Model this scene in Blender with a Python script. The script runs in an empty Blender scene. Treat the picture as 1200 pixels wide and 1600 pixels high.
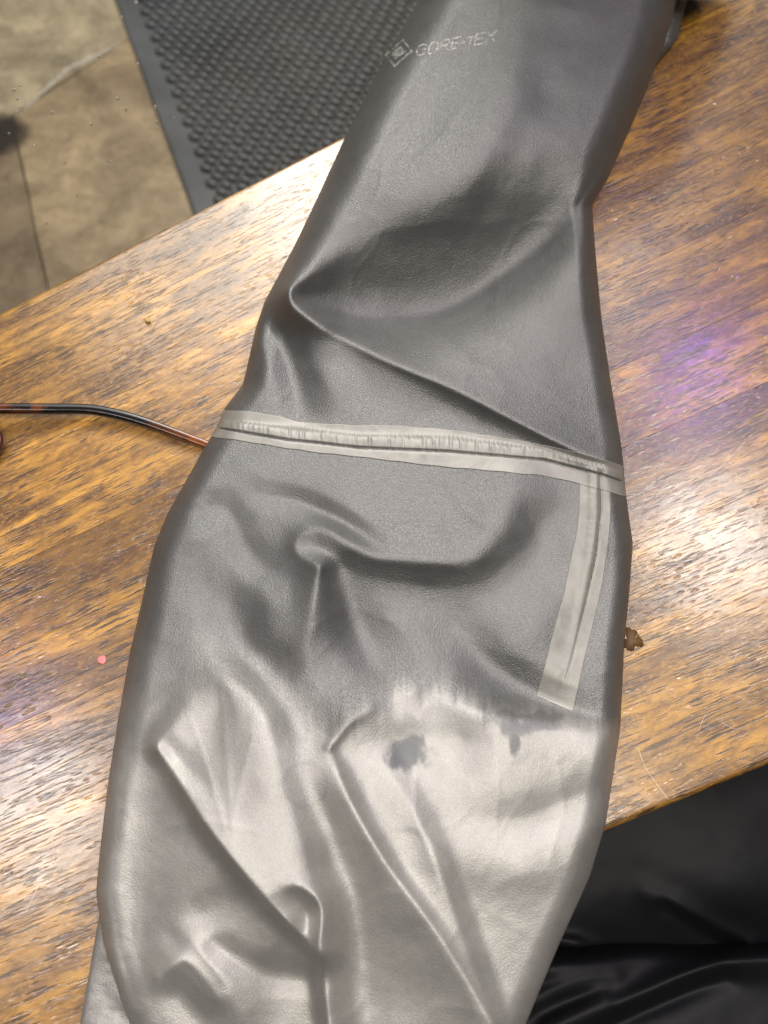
import bpy, bmesh, math, random
import numpy as np
from mathutils import Vector, Matrix

random.seed(7)
rng = np.random.default_rng(7)
scene = bpy.context.scene
C = scene.collection

# ------------------------------------------------------------------ camera
PITCH = math.radians(20.0)      # camera tilt away from straight down
DIST = 0.42                     # metres from lens to the table along the view axis
FPX = 1208.0                    # focal length in pixels of the 1200x1600 photograph
cam_loc = np.array([0.0, -DIST * math.sin(PITCH), DIST * math.cos(PITCH)])
cd = bpy.data.cameras.new('camera')
cd.sensor_fit = 'VERTICAL'; cd.sensor_height = 36.0
cd.lens = 36.0 * FPX / 1600.0
cd.clip_start = 0.01; cd.clip_end = 50
cd.dof.use_dof = True; cd.dof.focus_distance = 0.40; cd.dof.aperture_fstop = 7.0
cam = bpy.data.objects.new('camera', cd); C.objects.link(cam)
cam.location = cam_loc; cam.rotation_euler = (PITCH, 0, 0)
scene.camera = cam

cR = np.array([1.0, 0, 0])
cU = np.array([0.0, math.cos(PITCH), math.sin(PITCH)])
cF = np.array([0.0, math.sin(PITCH), -math.cos(PITCH)])

def unproj(px, py, z=0.0):
    """point of the horizontal plane at height z that is seen at (px, py)"""
    px = np.asarray(px, float); py = np.asarray(py, float); z = np.asarray(z, float)
    a = (px - 600.0) / FPX; b = -(py - 800.0) / FPX
    d = a[..., None] * cR + b[..., None] * cU + cF
    t = (z - cam_loc[2]) / d[..., 2]
    return cam_loc + d * t[..., None]

def V(px, py, z=0.0):
    return Vector(unproj(px, py, z))

# ------------------------------------------------------------------ world and lamps
w = bpy.data.worlds.new('World'); scene.world = w; w.use_nodes = True
bg = w.node_tree.nodes['Background']
bg.inputs[0].default_value = (1.0, 0.93, 0.84, 1); bg.inputs[1].default_value = 0.06

def area(name, loc, target, sx, sy, power, col, spread=180):
    l = bpy.data.lights.new(name, 'AREA'); l.shape = 'RECTANGLE'; l.size = sx; l.size_y = sy
    l.energy = power; l.color = col; l.spread = math.radians(spread)
    o = bpy.data.objects.new(name, l); C.objects.link(o)
    o.location = loc
    o.rotation_euler = (Vector(target) - Vector(loc)).to_track_quat('-Z', 'Y').to_euler()
    return o

FLOOR_Z = -0.78
def mirror_spot(px, py, H):
    """where a ceiling lamp at height H hangs whose reflection in the table is seen at (px, py)"""
    p = unproj(px, py, 0.0); d = p - cam_loc
    k = H / -d[2] * -1.0
    k = H / abs(d[2])
    return (p[0] + d[0] * k, p[1] + d[1] * k, H)

LP = mirror_spot(450, 330, 1.6)
area('window_light', (LP[0] + 0.25, LP[1] + 0.1, 1.6), (0.05, 0.0, 0), 2.0, 1.1, 36, (1.0, 0.98, 0.95))
area('overhead_light', mirror_spot(1110, 855, 1.9), (0.1, 0, 0), 0.36, 0.28, 9.5, (1.0, 0.95, 0.88))
area('overhead_light', mirror_spot(60, 1265, 1.9), (0.0, 0, 0), 0.36, 0.28, 8.5, (1.0, 0.95, 0.88))
area('overhead_light', (0.25, -0.42, 1.9), (0.05, -0.2, 0), 0.8, 0.7, 24, (1.0, 0.95, 0.88))
area('overhead_light', (-0.05, 2.2, 1.9), (-0.05, 0.6, FLOOR_Z), 0.9, 0.7, 40, (1.0, 0.95, 0.88))  # added fill to brighten the floor mat, no known fixture there
area('purple_lamp', mirror_spot(1085, 590, 1.9), (0.1, 0, 0), 0.16, 0.11, 3.2, (0.42, 0.2, 1.0))
area('purple_lamp', mirror_spot(-10, 1110, 1.9), (0.0, 0, 0), 0.16, 0.12, 1.2, (0.42, 0.2, 1.0))

scene.view_settings.view_transform = 'Standard'
scene.view_settings.look = 'None'
scene.view_settings.exposure = 0.33
scene.view_settings.gamma = 1.0

# ------------------------------------------------------------------ helpers
def tag(o, label=None, cat=None, group=None, kind=None):
    if label: o['label'] = label
    if cat: o['category'] = cat
    if group: o['group'] = group
    if kind: o['kind'] = kind
    return o

def empty(name, loc=(0, 0, 0)):
    o = bpy.data.objects.new(name, None); C.objects.link(o); o.location = loc
    o.empty_display_size = 0.02
    return o

def link(name, me, mat=None, parent=None, loc=None):
    o = bpy.data.objects.new(name, me); C.objects.link(o)
    if mat and not me.materials: me.materials.append(mat)
    if parent: o.parent = parent
    if loc is not None: o.location = loc
    return o

def mesh_from(name, verts, faces, smooth=True):
    me = bpy.data.meshes.new(name)
    me.from_pydata([tuple(v) for v in verts], [], faces)
    me.update()
    if smooth:
        me.polygons.foreach_set('use_smooth', np.ones(len(me.polygons), bool))
    return me

def grid_mesh(name, P, uv=None, wrap=False):
    """P: (n, m, 3) array -> quad mesh, fast"""
    n, m = P.shape[:2]
    me = bpy.data.meshes.new(name)
    i, j = np.meshgrid(np.arange(n - 1), np.arange(m - 1 if not wrap else m), indexing='ij')
    j2 = (j + 1) % m
    q = np.stack([i * m + j, (i + 1) * m + j, (i + 1) * m + j2, i * m + j2], -1).reshape(-1, 4)
    nf = len(q)
    me.vertices.add(n * m); me.vertices.foreach_set('co', P.reshape(-1).astype(np.float32))
    me.loops.add(nf * 4); me.loops.foreach_set('vertex_index', q.reshape(-1).astype(np.int32))
    me.polygons.add(nf); me.polygons.foreach_set('loop_start', (np.arange(nf) * 4).astype(np.int32))
    if uv is not None:
        l = me.uv_layers.new(name='flat')
        l.data.foreach_set('uv', uv.reshape(-1, 2)[q.reshape(-1)].reshape(-1).astype(np.float32))
    me.update(calc_edges=True); me.validate()
    me.polygons.foreach_set('use_smooth', np.ones(len(me.polygons), bool))
    return me

def spline(pts, n=12):
    """Catmull-Rom through rows of pts (any number of columns)"""
    P = np.asarray(pts, float)
    if len(P) < 3: 
        t = np.linspace(0, 1, n)[:, None]; return P[0] * (1 - t) + P[-1] * t
    Q = np.vstack([2 * P[0] - P[1], P, 2 * P[-1] - P[-2]])
    out = []
    for k in range(1, len(Q) - 2):
        p0, p1, p2, p3 = Q[k - 1], Q[k], Q[k + 1], Q[k + 2]
        t = np.linspace(0, 1, n, endpoint=False)[:, None]
        out.append(0.5 * (2 * p1 + (p2 - p0) * t + (2 * p0 - 5 * p1 + 4 * p2 - p3) * t ** 2 + (3 * p1 - p0 - 3 * p2 + p3) * t ** 3))
    out.append(P[-1:]); return np.vstack(out)

def tube(name, pts, radii, nseg=12, flat=1.0, mat=None, parent=None):
    pts = np.asarray(pts, float); n = len(pts)
    P = np.zeros((n + 2, nseg, 3))
    for k in range(n):
        t = pts[min(k + 1, n - 1)] - pts[max(k - 1, 0)]; t /= np.linalg.norm(t)
        s = np.cross(t, [0, 0, 1]); s /= np.linalg.norm(s); u = np.cross(s, t)
        a = np.linspace(0, 2 * math.pi, nseg, endpoint=False)
        ca = np.sign(np.cos(a)) * np.abs(np.cos(a)) ** 0.6; sa = np.sign(np.sin(a)) * np.abs(np.sin(a)) ** 0.6
        P[k + 1] = pts[k] + radii[k] * (ca[:, None] * s + flat * sa[:, None] * u)
    P[0] = pts[0]; P[-1] = pts[-1]
    return link(name, grid_mesh(name, P, wrap=True), mat, parent)

# --- node material helper
class NT:
    def __init__(self, name):
        self.m = bpy.data.materials.new(name); self.m.use_nodes = True
        self.t = self.m.node_tree; self.n = self.t.nodes
        self.b = self.n['Principled BSDF']
    def node(self, typ, **kw):
        nd = self.n.new(typ)
        for k, v in kw.items():
            if k.startswith('i_'):
                key = k[2:]
                key = int(key) if key.isdigit() else key.replace('_', ' ')
                self.set(nd.inputs[key], v)
            else: setattr(nd, k, v)
        return nd
    def set(self, sock, v):
        if hasattr(v, 'is_output'): self.t.links.new(v, sock)
        else: sock.default_value = v
    def math(self, op, a, b=0.0, c=0.0, clamp=False):
        nd = self.n.new('ShaderNodeMath'); nd.operation = op; nd.use_clamp = clamp
        self.set(nd.inputs[0], a); self.set(nd.inputs[1], b); self.set(nd.inputs[2], c)
        return nd.outputs[0]
    def mix(self, f, a, b, blend='MIX'):
        nd = self.n.new('ShaderNodeMix'); nd.data_type = 'RGBA'; nd.blend_type = blend
        self.set(nd.inputs[0], f)
        self.set(nd.inputs[6], a if hasattr(a, 'is_output') else (*a, 1)); self.set(nd.inputs[7], b if hasattr(b, 'is_output') else (*b, 1))
        return nd.outputs[2]
    def ramp(self, f, stops, interp='LINEAR'):
        nd = self.n.new('ShaderNodeValToRGB'); cr = nd.color_ramp; cr.interpolation = interp
        while len(cr.elements) < len(stops): cr.elements.new(0.5)
        for e, (p, c) in zip(cr.elements, stops):
            e.position = p; e.color = (c, c, c, 1) if not hasattr(c, '__len__') else (*c, 1)
        self.set(nd.inputs[0], f); return nd.outputs[0]
    def noise(self, vec, scale, detail=3, rough=0.5, dist=0.0):
        nd = self.n.new('ShaderNodeTexNoise'); self.set(nd.inputs['Vector'], vec)
        nd.inputs['Scale'].default_value = scale; nd.inputs['Detail'].default_value = detail
        nd.inputs['Roughness'].default_value = rough; nd.inputs['Distortion'].default_value = dist
        return nd.outputs[0]
    def mapping(self, vec, scale=(1, 1, 1), rot=(0, 0, 0), loc=(0, 0, 0)):
        nd = self.n.new('ShaderNodeMapping'); self.set(nd.inputs[0], vec)
        nd.inputs['Scale'].default_value = scale; nd.inputs['Rotation'].default_value = rot
        self.set(nd.inputs['Location'], loc); return nd.outputs[0]
    def bump(self, h, strength, dist, normal=None):
        nd = self.n.new('ShaderNodeBump'); self.set(nd.inputs['Height'], h)
        nd.inputs['Strength'].default_value = strength; nd.inputs['Distance'].default_value = dist
        if normal is not None: self.set(nd.inputs['Normal'], normal)
        return nd.outputs[0]
    def coord(self, which='Object'):
        return self.n.new('ShaderNodeTexCoord').outputs[which]

# ------------------------------------------------------------------ materials
def mat_fabric(name, wet, dry, rough, metal, grain=1.0):
    """silvery coated membrane; the attributes 'dry' and 'soak' say where the cloth has dried and where it is soaked"""
    t = NT(name); co = t.coord('Object')
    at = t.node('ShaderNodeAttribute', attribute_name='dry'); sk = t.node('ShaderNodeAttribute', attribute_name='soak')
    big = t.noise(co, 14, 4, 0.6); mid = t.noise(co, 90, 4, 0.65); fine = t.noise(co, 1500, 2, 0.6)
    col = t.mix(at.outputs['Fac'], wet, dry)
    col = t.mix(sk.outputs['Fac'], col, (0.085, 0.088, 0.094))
    v = t.math('ADD', t.math('MULTIPLY', t.math('SUBTRACT', big, 0.5), 0.35), t.math('MULTIPLY', t.math('SUBTRACT', mid, 0.5), 0.30))
    v = t.math('ADD', v, t.math('MULTIPLY', t.math('SUBTRACT', fine, 0.5), 0.5))
    col = t.mix(1.0, col, t.ramp(t.math('ADD', v, 0.5), [(0.0, 0.5), (1.0, 1.5)]), 'MULTIPLY')
    t.set(t.b.inputs['Base Color'], col)
    t.b.inputs['Metallic'].default_value = metal
    t.set(t.b.inputs['Roughness'], t.math('ADD', t.math('MULTIPLY_ADD', at.outputs['Fac'], 0.07, rough - 0.07), t.math('MULTIPLY', mid, 0.14)))
    nz = t.node('ShaderNodeTexNoise'); t.set(nz.inputs['Vector'], co); nz.inputs['Scale'].default_value = 600
    sc = t.n.new('ShaderNodeVectorMath'); sc.operation = 'SCALE'; t.set(sc.inputs[0], nz.outputs[1]); sc.inputs['Scale'].default_value = 0.0010
    dv = t.n.new('ShaderNodeVectorMath'); dv.operation = 'ADD'; t.set(dv.inputs[0], co); t.set(dv.inputs[1], sc.outputs[0])
    vo = t.node('ShaderNodeTexVoronoi', feature='F1'); t.set(vo.inputs['Vector'], t.mapping(dv.outputs[0], (1, 1.4, 1), rot=(0, 0, 0.5))); vo.inputs['Scale'].default_value = 1300
    h = t.math('ADD', t.math('MULTIPLY', vo.outputs[0], -1.0), t.math('MULTIPLY', fine, 0.8))
    t.set(t.b.inputs['Normal'], t.bump(t.math('MULTIPLY', h, t.math('SUBTRACT', 1.0, t.math('MULTIPLY', at.outputs['Fac'], 0.6))), 0.55 * grain, 0.00032))
    return t.m
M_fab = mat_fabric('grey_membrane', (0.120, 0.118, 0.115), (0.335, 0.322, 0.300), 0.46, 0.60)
M_under = M_fab

def mat_tape():
    t = NT('seam_tape'); co = t.coord('Object')
    a = t.noise(co, 70, 4, 0.6); b = t.noise(co, 900, 2, 0.6)
    col = t.mix(t.ramp(a, [(0.3, 0), (0.7, 1)]), (0.175, 0.168, 0.152), (0.255, 0.246, 0.224))
    col = t.mix(t.math('MULTIPLY', b, 0.25), col, (0.15, 0.14, 0.12))
    t.set(t.b.inputs['Base Color'], col)
    t.b.inputs['Metallic'].default_value = 0.3
    t.set(t.b.inputs['Roughness'], t.math('ADD', 0.38, t.math('MULTIPLY', a, 0.2)))
    n = t.bump(t.noise(co, 1100, 2, 0.6), 0.35, 0.00022)
    n = t.bump(a, 0.3, 0.0008, n); t.set(t.b.inputs['Normal'], n)
    return t.m
M_tape = mat_tape()

def mat_print():
    t = NT('worn_print'); co = t.coord('Object')
    t.b.inputs['Base Color'].default_value = (0.46, 0.45, 0.42, 1); t.b.inputs['Roughness'].default_value = 0.5
    a = t.noise(co, 420, 3, 0.7); b = t.noise(co, 1500, 2, 0.6)
    f = t.ramp(t.math('ADD', t.math('MULTIPLY', a, 0.75), t.math('MULTIPLY', b, 0.25)), [(0.43, 0.0), (0.57, 0.58)])
    tr = t.node('ShaderNodeBsdfTransparent'); mx = t.node('ShaderNodeMixShader')
    t.set(mx.inputs[0], f); t.set(mx.inputs[1], tr.outputs[0]); t.set(mx.inputs[2], t.b.outputs[0])
    t.set(t.n['Material Output'].inputs[0], mx.outputs[0])
    return t.m
M_print = mat_print()

def mat_wood():
    t = NT('varnished_wood'); co = t.coord('Object')
    oi = t.n.new('ShaderNodeObjectInfo')
    rnd = oi.outputs['Random']
    off = t.n.new('ShaderNodeCombineXYZ'); t.set(off.inputs[0], t.math('MULTIPLY', rnd, 37.0)); t.set(off.inputs[1], t.math('MULTIPLY', rnd, 11.0)); t.set(off.inputs[2], t.math('MULTIPLY', rnd, 5.0))
    add = t.n.new('ShaderNodeVectorMath'); add.operation = 'ADD'; t.set(add.inputs[0], co); t.set(add.inputs[1], off.outputs[0])
    v = add.outputs[0]
    # broad warm figure along the grain
    fig = t.noise(t.mapping(v, (5, 38, 10)), 1.0, 5, 0.6, 0.9)
    streak = t.noise(t.mapping(v, (11, 165, 40)), 1.0, 5, 0.68, 0.5)
    knot = t.noise(t.mapping(v, (11, 22, 10)), 1.0, 3, 0.55, 0.8)
    mott = t.noise(t.mapping(v, (55, 120, 60)), 1.0, 5, 0.68, 0.8)
    fleck = t.noise(t.mapping(v, (260, 650, 60)), 1.0, 3, 0.7)
    cA = t.mix(t.ramp(fig, [(0.30, 0), (0.70, 1)]), (0.045, 0.017, 0.003), (0.52, 0.265, 0.034))
    cB = t.mix(t.math('MULTIPLY', t.ramp(mott, [(0.36, 1), (0.56, 0)]), 0.72), cA, (0.085, 0.033, 0.007))
    cC = t.mix(t.math('MULTIPLY', t.ramp(streak, [(0.38, 1), (0.54, 0)]), 0.7), cB, (0.07, 0.027, 0.006))
    cC = t.mix(t.math('MULTIPLY', t.ramp(knot, [(0.53, 0), (0.68, 1)]), 0.8), cC, (0.045, 0.018, 0.004))
    cC = t.mix(t.math('MULTIPLY', t.ramp(fleck, [(0.5, 0), (0.72, 1)]), 0.5), cC, (0.42, 0.22, 0.06))
    # each stave its own tint
    tint = t.ramp(rnd, [(0.0, (0.85, 0.82, 0.78)), (0.5, (1.0, 1.0, 1.0)), (1.0, (1.14, 1.10, 1.05))])
    cC = t.mix(1.0, cC, tint, 'MULTIPLY')
    # dark open pores: short dashes
    pn = t.noise(t.mapping(v, (75, 900, 50)), 1.0, 2, 0.5)
    pd = t.noise(t.mapping(v, (18, 45, 20)), 1.0, 3, 0.6)
    pore = t.ramp(t.math('ADD', pn, t.math('MULTIPLY', t.math('SUBTRACT', pd, 0.5), 0.5)), [(0.57, 0), (0.66, 1)])
    pn2 = t.noise(t.mapping(v, (38, 560, 50)), 1.0, 2, 0.5)
    pore = t.math('MAXIMUM', pore, t.math('MULTIPLY', t.ramp(pn2, [(0.62, 0), (0.68, 1)]), 0.8))
    cC = t.mix(t.math('MULTIPLY', pore, 0.85), cC, (0.022, 0.010, 0.004))
    t.set(t.b.inputs['Base Color'], cC)
    t.b.inputs['Roughness'].default_value = 0.42
    t.b.inputs['Specular IOR Level'].default_value = 0.5
    sm = t.noise(co, 45, 4, 0.65)
    t.b.inputs['Coat Weight'].default_value = 1.0
    t.set(t.b.inputs['Coat Roughness'], t.math('ADD', 0.12, t.math('MULTIPLY', sm, 0.20)))
    t.b.inputs['Coat IOR'].default_value = 1.55
    n = t.bump(pore, 0.4, -0.00025)
    n = t.bump(streak, 0.35, 0.0006, n)
    t.set(t.b.inputs['Normal'], n)
    cn = t.bump(pore, 0.35, -0.00018)
    cn = t.bump(t.noise(t.mapping(v, (90, 240, 100)), 1.0, 2, 0.5), 0.22, 0.00045, cn)
    # scattered open pits in the lacquer
    vo = t.node('ShaderNodeTexVoronoi', feature='F1'); t.set(vo.inputs['Vector'], t.mapping(v, (110, 300, 1))); vo.inputs['Scale'].default_value = 1.0
    pit = t.math('MULTIPLY', t.ramp(vo.outputs[0], [(0.10, 1), (0.30, 0)]), t.ramp(t.noise(t.mapping(v, (14, 26, 10)), 1, 2), [(0.5, 0), (0.62, 1)]))
    cn = t.bump(pit, 0.5, -0.0005, cn)
    t.set(t.b.inputs['Coat Normal'], cn)
    return t.m
M_wood = mat_wood()

def mat_simple(name, col, rough, metal=0.0, bump=None, **kw):
    t = NT(name); t.b.inputs['Base Color'].default_value = (*col, 1)
    t.b.inputs['Roughness'].default_value = rough; t.b.inputs['Metallic'].default_value = metal
    co = t.coord('Object')
    if bump:
        sc, st, di = bump
        nz = t.noise(co, sc, 3, 0.6)
        t.set(t.b.inputs['Normal'], t.bump(nz, st, di))
        t.set(t.b.inputs['Base Color'], t.mix(t.ramp(nz, [(0.3, 0), (0.7, 1)]), tuple(c * 0.75 for c in col), tuple(min(1, c * 1.2) for c in col)))
    for k, v in kw.items(): t.b.inputs[k.replace('_', ' ')].default_value = v
    return t.m

def mat_rubber():
    t = NT('black_rubber'); co = t.coord('Object')
    a = t.noise(co, 6, 5, 0.65, 0.4); b = t.noise(co, 40, 4, 0.65)
    col = t.mix(t.ramp(a, [(0.35, 0), (0.65, 1)]), (0.052, 0.054, 0.058), (0.080, 0.082, 0.087))
    col = t.mix(t.ramp(b, [(0.58, 0), (0.78, 0.45)]), col, (0.11, 0.107, 0.10))
    t.set(t.b.inputs['Base Color'], col); t.set(t.b.inputs['Roughness'], t.math('ADD', 0.30, t.math('MULTIPLY', a, 0.3)))
    t.set(t.b.inputs['Normal'], t.bump(b, 0.3, 0.002)); return t.m
M_rubber = mat_rubber()

def mat_concrete(stain=False):
    t = NT('stained_concrete'); co = t.coord('Object')
    oi = t.n.new('ShaderNodeObjectInfo')
    a = t.noise(co, 7, 6, 0.68, 0.5); b = t.noise(co, 22, 5, 0.7, 0.4); c = t.noise(co, 120, 3, 0.6)
    col = t.mix(t.ramp(a, [(0.3, 0), (0.68, 1)]), (0.11, 0.078, 0.046), (0.43, 0.335, 0.215))
    col = t.mix(t.math('MULTIPLY', t.ramp(b, [(0.45, 0), (0.7, 1)]), 0.75), col, (0.15, 0.105, 0.06))
    col = t.mix(t.math('MULTIPLY', t.ramp(c, [(0.5, 0), (0.8, 1)]), 0.3), col, (0.45, 0.38, 0.28))
    col = t.mix(1.0, col, oi.outputs['Color'], 'MULTIPLY')
    t.set(t.b.inputs['Base Color'], col); t.set(t.b.inputs['Roughness'], t.math('ADD', 0.4, t.math('MULTIPLY', b, 0.3)))
    t.set(t.b.inputs['Normal'], t.bump(b, 0.3, 0.004))
    return t.m
M_conc = mat_concrete()
M_joint = mat_simple('joint_dirt', (0.10, 0.085, 0.07), 0.9, bump=(60, 0.6, 0.004))

# ------------------------------------------------------------------ setting: floor with slabs, beyond the far table edge
FZ = -0.78
floor = tag(link('floor', mesh_from('floor', [(-6, -6, FZ - 0.012), (6, -6, FZ - 0.012), (6, 6, FZ - 0.012), (-6, 6, FZ - 0.012)], [(0, 1, 2, 3)]), M_joint), kind='structure')

def slab(poly_px_world, tint, top=FZ):
    pts = [Vector(p) for p in poly_px_world]
    bm = bmesh.new()
    vs = [bm.verts.new((p.x, p.y, top)) for p in pts]
    f = bm.faces.new(vs)
    if f.normal.z < 0: f.normal_flip()
    r = bmesh.ops.extrude_face_region(bm, geom=[f])
    for v in r['geom']:
        if isinstance(v, bmesh.types.BMVert): v.co.z = top - 0.011
    # ragged joints
    bmesh.ops.subdivide_edges(bm, edges=[e for e in bm.edges if e.calc_length() > 0.05 and abs(e.verts[0].co.z - e.verts[1].co.z) < 1e-4], cuts=40)
    for v in bm.verts:
        n = Vector((math.sin(v.co.x * 61 + v.co.y * 23), math.cos(v.co.x * 37 - v.co.y * 71), 0)) * 0.004
        n += Vector((math.sin(v.co.x * 161 + v.co.y * 203), math.cos(v.co.x * 137 - v.co.y * 171), 0)) * 0.002
        v.co += n
    bmesh.ops.recalc_face_normals(bm, faces=bm.faces[:])
    me = bpy.data.meshes.new('slab'); bm.to_mesh(me); bm.free()
    o = link('slab', me, M_conc, floor); o.color = (*tint, 1)
    return o
J0 = unproj(25, 176, FZ); J1 = unproj(187, 70, FZ)
jd = (J1 - J0) / np.linalg.norm(J1 - J0); jn = np.array([-jd[1], jd[0], 0])
if jn[1] < 0: jn = -jn
K0 = unproj(36, 262, FZ); K1 = unproj(76, 440, FZ)
kd = (K0 - K1) / np.linalg.norm(K0 - K1); kn = np.array([kd[1], -kd[0], 0])     # kn points right
# crossing of the two joints
A = np.array([[jd[0], -kd[0]], [jd[1], -kd[1]]]); s_, _ = np.linalg.solve(A, (K1 - J0)[:2]); X = J0 + jd * s_
g = 0.0025
slab([X - jd * 3 + jn * g, X + jd * 4 + jn * g, X + jd * 4 + jn * 3, X - jd * 3 + jn * 3], (1.02, 1.08, 1.08))
slab([X + kn * g * .6 - jn * g, X + jd * 4 - jn * g, X + jd * 4 - kd * 3, X + kn * g * .6 - kd * 3], (0.95, 0.90, 0.82))
slab([X - kn * g * .6 - jn * g, X - kn * g * .6 - kd * 3, X - jd * 3 - kd * 3, X - jd * 3 - jn * g], (0.62, 0.58, 0.55))

def mat_dark_patch():
    t = NT('dark_blotch'); co = t.coord('Object'); t.b.inputs['Base Color'].default_value = (0.016, 0.010, 0.007, 1); t.b.inputs['Roughness'].default_value = 0.5
    ln = t.n.new('ShaderNodeVectorMath'); ln.operation = 'LENGTH'; t.set(ln.inputs[0], t.mapping(co, (1 / 0.062, 1 / 0.052, 0)))
    d = t.math('ADD', ln.outputs['Value'], t.math('MULTIPLY', t.math('SUBTRACT', t.noise(co, 40, 4, 0.6), 0.5), 0.7))
    tr_ = t.node('ShaderNodeBsdfTransparent'); mx = t.node('ShaderNodeMixShader'); t.set(mx.inputs[0], t.ramp(t.math('MULTIPLY', d, 0.5), [(0.28, 0.95), (0.62, 0)]))
    t.set(mx.inputs[1], tr_.outputs[0]); t.set(mx.inputs[2], t.b.outputs[0]); t.set(t.n['Material Output'].inputs[0], mx.outputs[0]); return t.m
sp = unproj(-8, 212, FZ)
o = link('dark_patch', mesh_from('dark_patch', [(-.13, -.13, 0), (.13, -.13, 0), (.13, .13, 0), (-.13, .13, 0)], [(0, 1, 2, 3)], False), mat_dark_patch(), floor)  # soft-edged dark patch on the floor, fading outward
o.location = (sp[0], sp[1], FZ + 0.002)
# pale crumbling mortar along the joint
q = spline([(30, 178, 1), (48, 164, 5), (75, 140, 8), (95, 122, 10), (112, 108, 8), (135, 98, 9), (160, 84, 5), (186, 70, 2)], 8)
q[:, 2] *= 0.55 + 0.5 * rng.uniform(0, 1, len(q)) ; q[:, 1] += rng.uniform(-1.5, 1.5, len(q))
up = unproj(q[:, 0], q[:, 1] - q[:, 2], FZ + 0.0008); dn = unproj(q[:, 0], q[:, 1] + 1.5, FZ - 0.004); md_ = unproj(q[:, 0], q[:, 1] - q[:, 2] * 0.4, FZ + 0.0012); u0 = unproj(q[:, 0], q[:, 1] - q[:, 2] - 1.0, FZ - 0.002)
link('mortar', grid_mesh('mortar', np.stack([dn, md_, up, u0], 1)), mat_simple('pale_mortar', (0.40, 0.36, 0.31), 0.85, bump=(90, 0.6, 0.004)), floor)

# ------------------------------------------------------------------ rubber mat
def flat_prism(name, pts, z0, z1, mat, parent=None, bevel=0.0, seg=2):
    bm = bmesh.new()
    vs = [bm.verts.new((p[0], p[1], z1)) for p in pts]
    f = bm.faces.new(vs); f.normal_update()
    if f.normal.z < 0: f.normal_flip()
    r = bmesh.ops.extrude_face_region(bm, geom=[f])
    for v in r['geom']:
        if isinstance(v, bmesh.types.BMVert): v.co.z = z0
    if bevel:
        top = [e for e in bm.edges if all(abs(v.co.z - z1) < 1e-6 for v in e.verts)]
        bmesh.ops.bevel(bm, geom=top, offset=bevel, segments=seg, affect='EDGES', profile=0.6)
    bmesh.ops.recalc_face_normals(bm, faces=bm.faces[:])
    me = bpy.data.meshes.new(name); bm.to_mesh(me); bm.free()
    return link(name, me, mat, parent)

MZ = FZ + 0.012
m0 = unproj(180, 0, MZ); m1 = unproj(298, 322, MZ)
me_d = (m0 - m1) / np.linalg.norm(m0 - m1); me_n = np.array([me_d[1], -me_d[0], 0])
mat_root = tag(empty('floor_mat', tuple(m1 * [1, 1, 0] + [0, 0, FZ])), 'black rubber floor mat with a raised pebble tread beyond the table edge', 'mat')
base = flat_prism('mat_base', [m1 - me_d * 0.5, m1 - me_d * 0.5 + me_n * 0.9, m0 + me_d * 0.8 + me_n * 0.9, m0 + me_d * 0.8], FZ + 0.001, MZ, M_rubber, None, 0.006)
base.parent = mat_root; base.location = -Vector(mat_root.location)
# tread: staggered raised lozenges, joined
e1 = unproj(420, 150 + 4, MZ) - unproj(380, 150, MZ); e1 /= np.linalg.norm(e1)
e2 = me_d
pa = np.linalg.norm(unproj(422, 150, MZ) - unproj(400, 150, MZ)); pb = pa * 0.72
tv, tf = [], []
o0 = m1 + me_n * 0.052 - e2 * 0.25
L = 8
for r in range(-2, 110):
    for c in range(-6, 48):
        p = o0 + e1 * (c + (0.5 if r % 2 else 0)) * pa + e2 * r * pb
        dist = np.dot(p - m1, me_n)
        if dist < 0.05 or dist > 0.86: continue
        k = len(tv)
        rings = [(0.49, 0.0), (0.43, 0.0075), (0.31, 0.0098)]
        jx, jy = rng.uniform(-.06, .06, 2)
        for s, h in rings:
            for q in range(L):
                a = 2 * math.pi * q / L
                ca = math.copysign(abs(math.cos(a)) ** 0.75, math.cos(a)); sa = math.copysign(abs(math.sin(a)) ** 0.75, math.sin(a))
                tv.append(p + e1 * pa * (s * ca * 0.92 + jx) + e2 * pb * (s * sa * 0.98 + jy) + np.array([0, 0, h]))
        tv.append(p + np.array([0, 0, 0.0101]) + e1 * pa * jx + e2 * pb * jy)
        for ri in range(2):
            for q in range(L):
                q2 = (q + 1) % L
                tf.append((k + ri * L + q, k + ri * L + q2, k + (ri + 1) * L + q2, k + (ri + 1) * L + q))
        for q in range(L): tf.append((k + 2 * L + q, k + 2 * L + (q + 1) % L, k + 3 * L))
tr = link('tread', mesh_from('tread', tv, tf), M_rubber); tr.parent = mat_root; tr.location = -Vector(mat_root.location)
tag(tr, kind='stuff')

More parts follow.
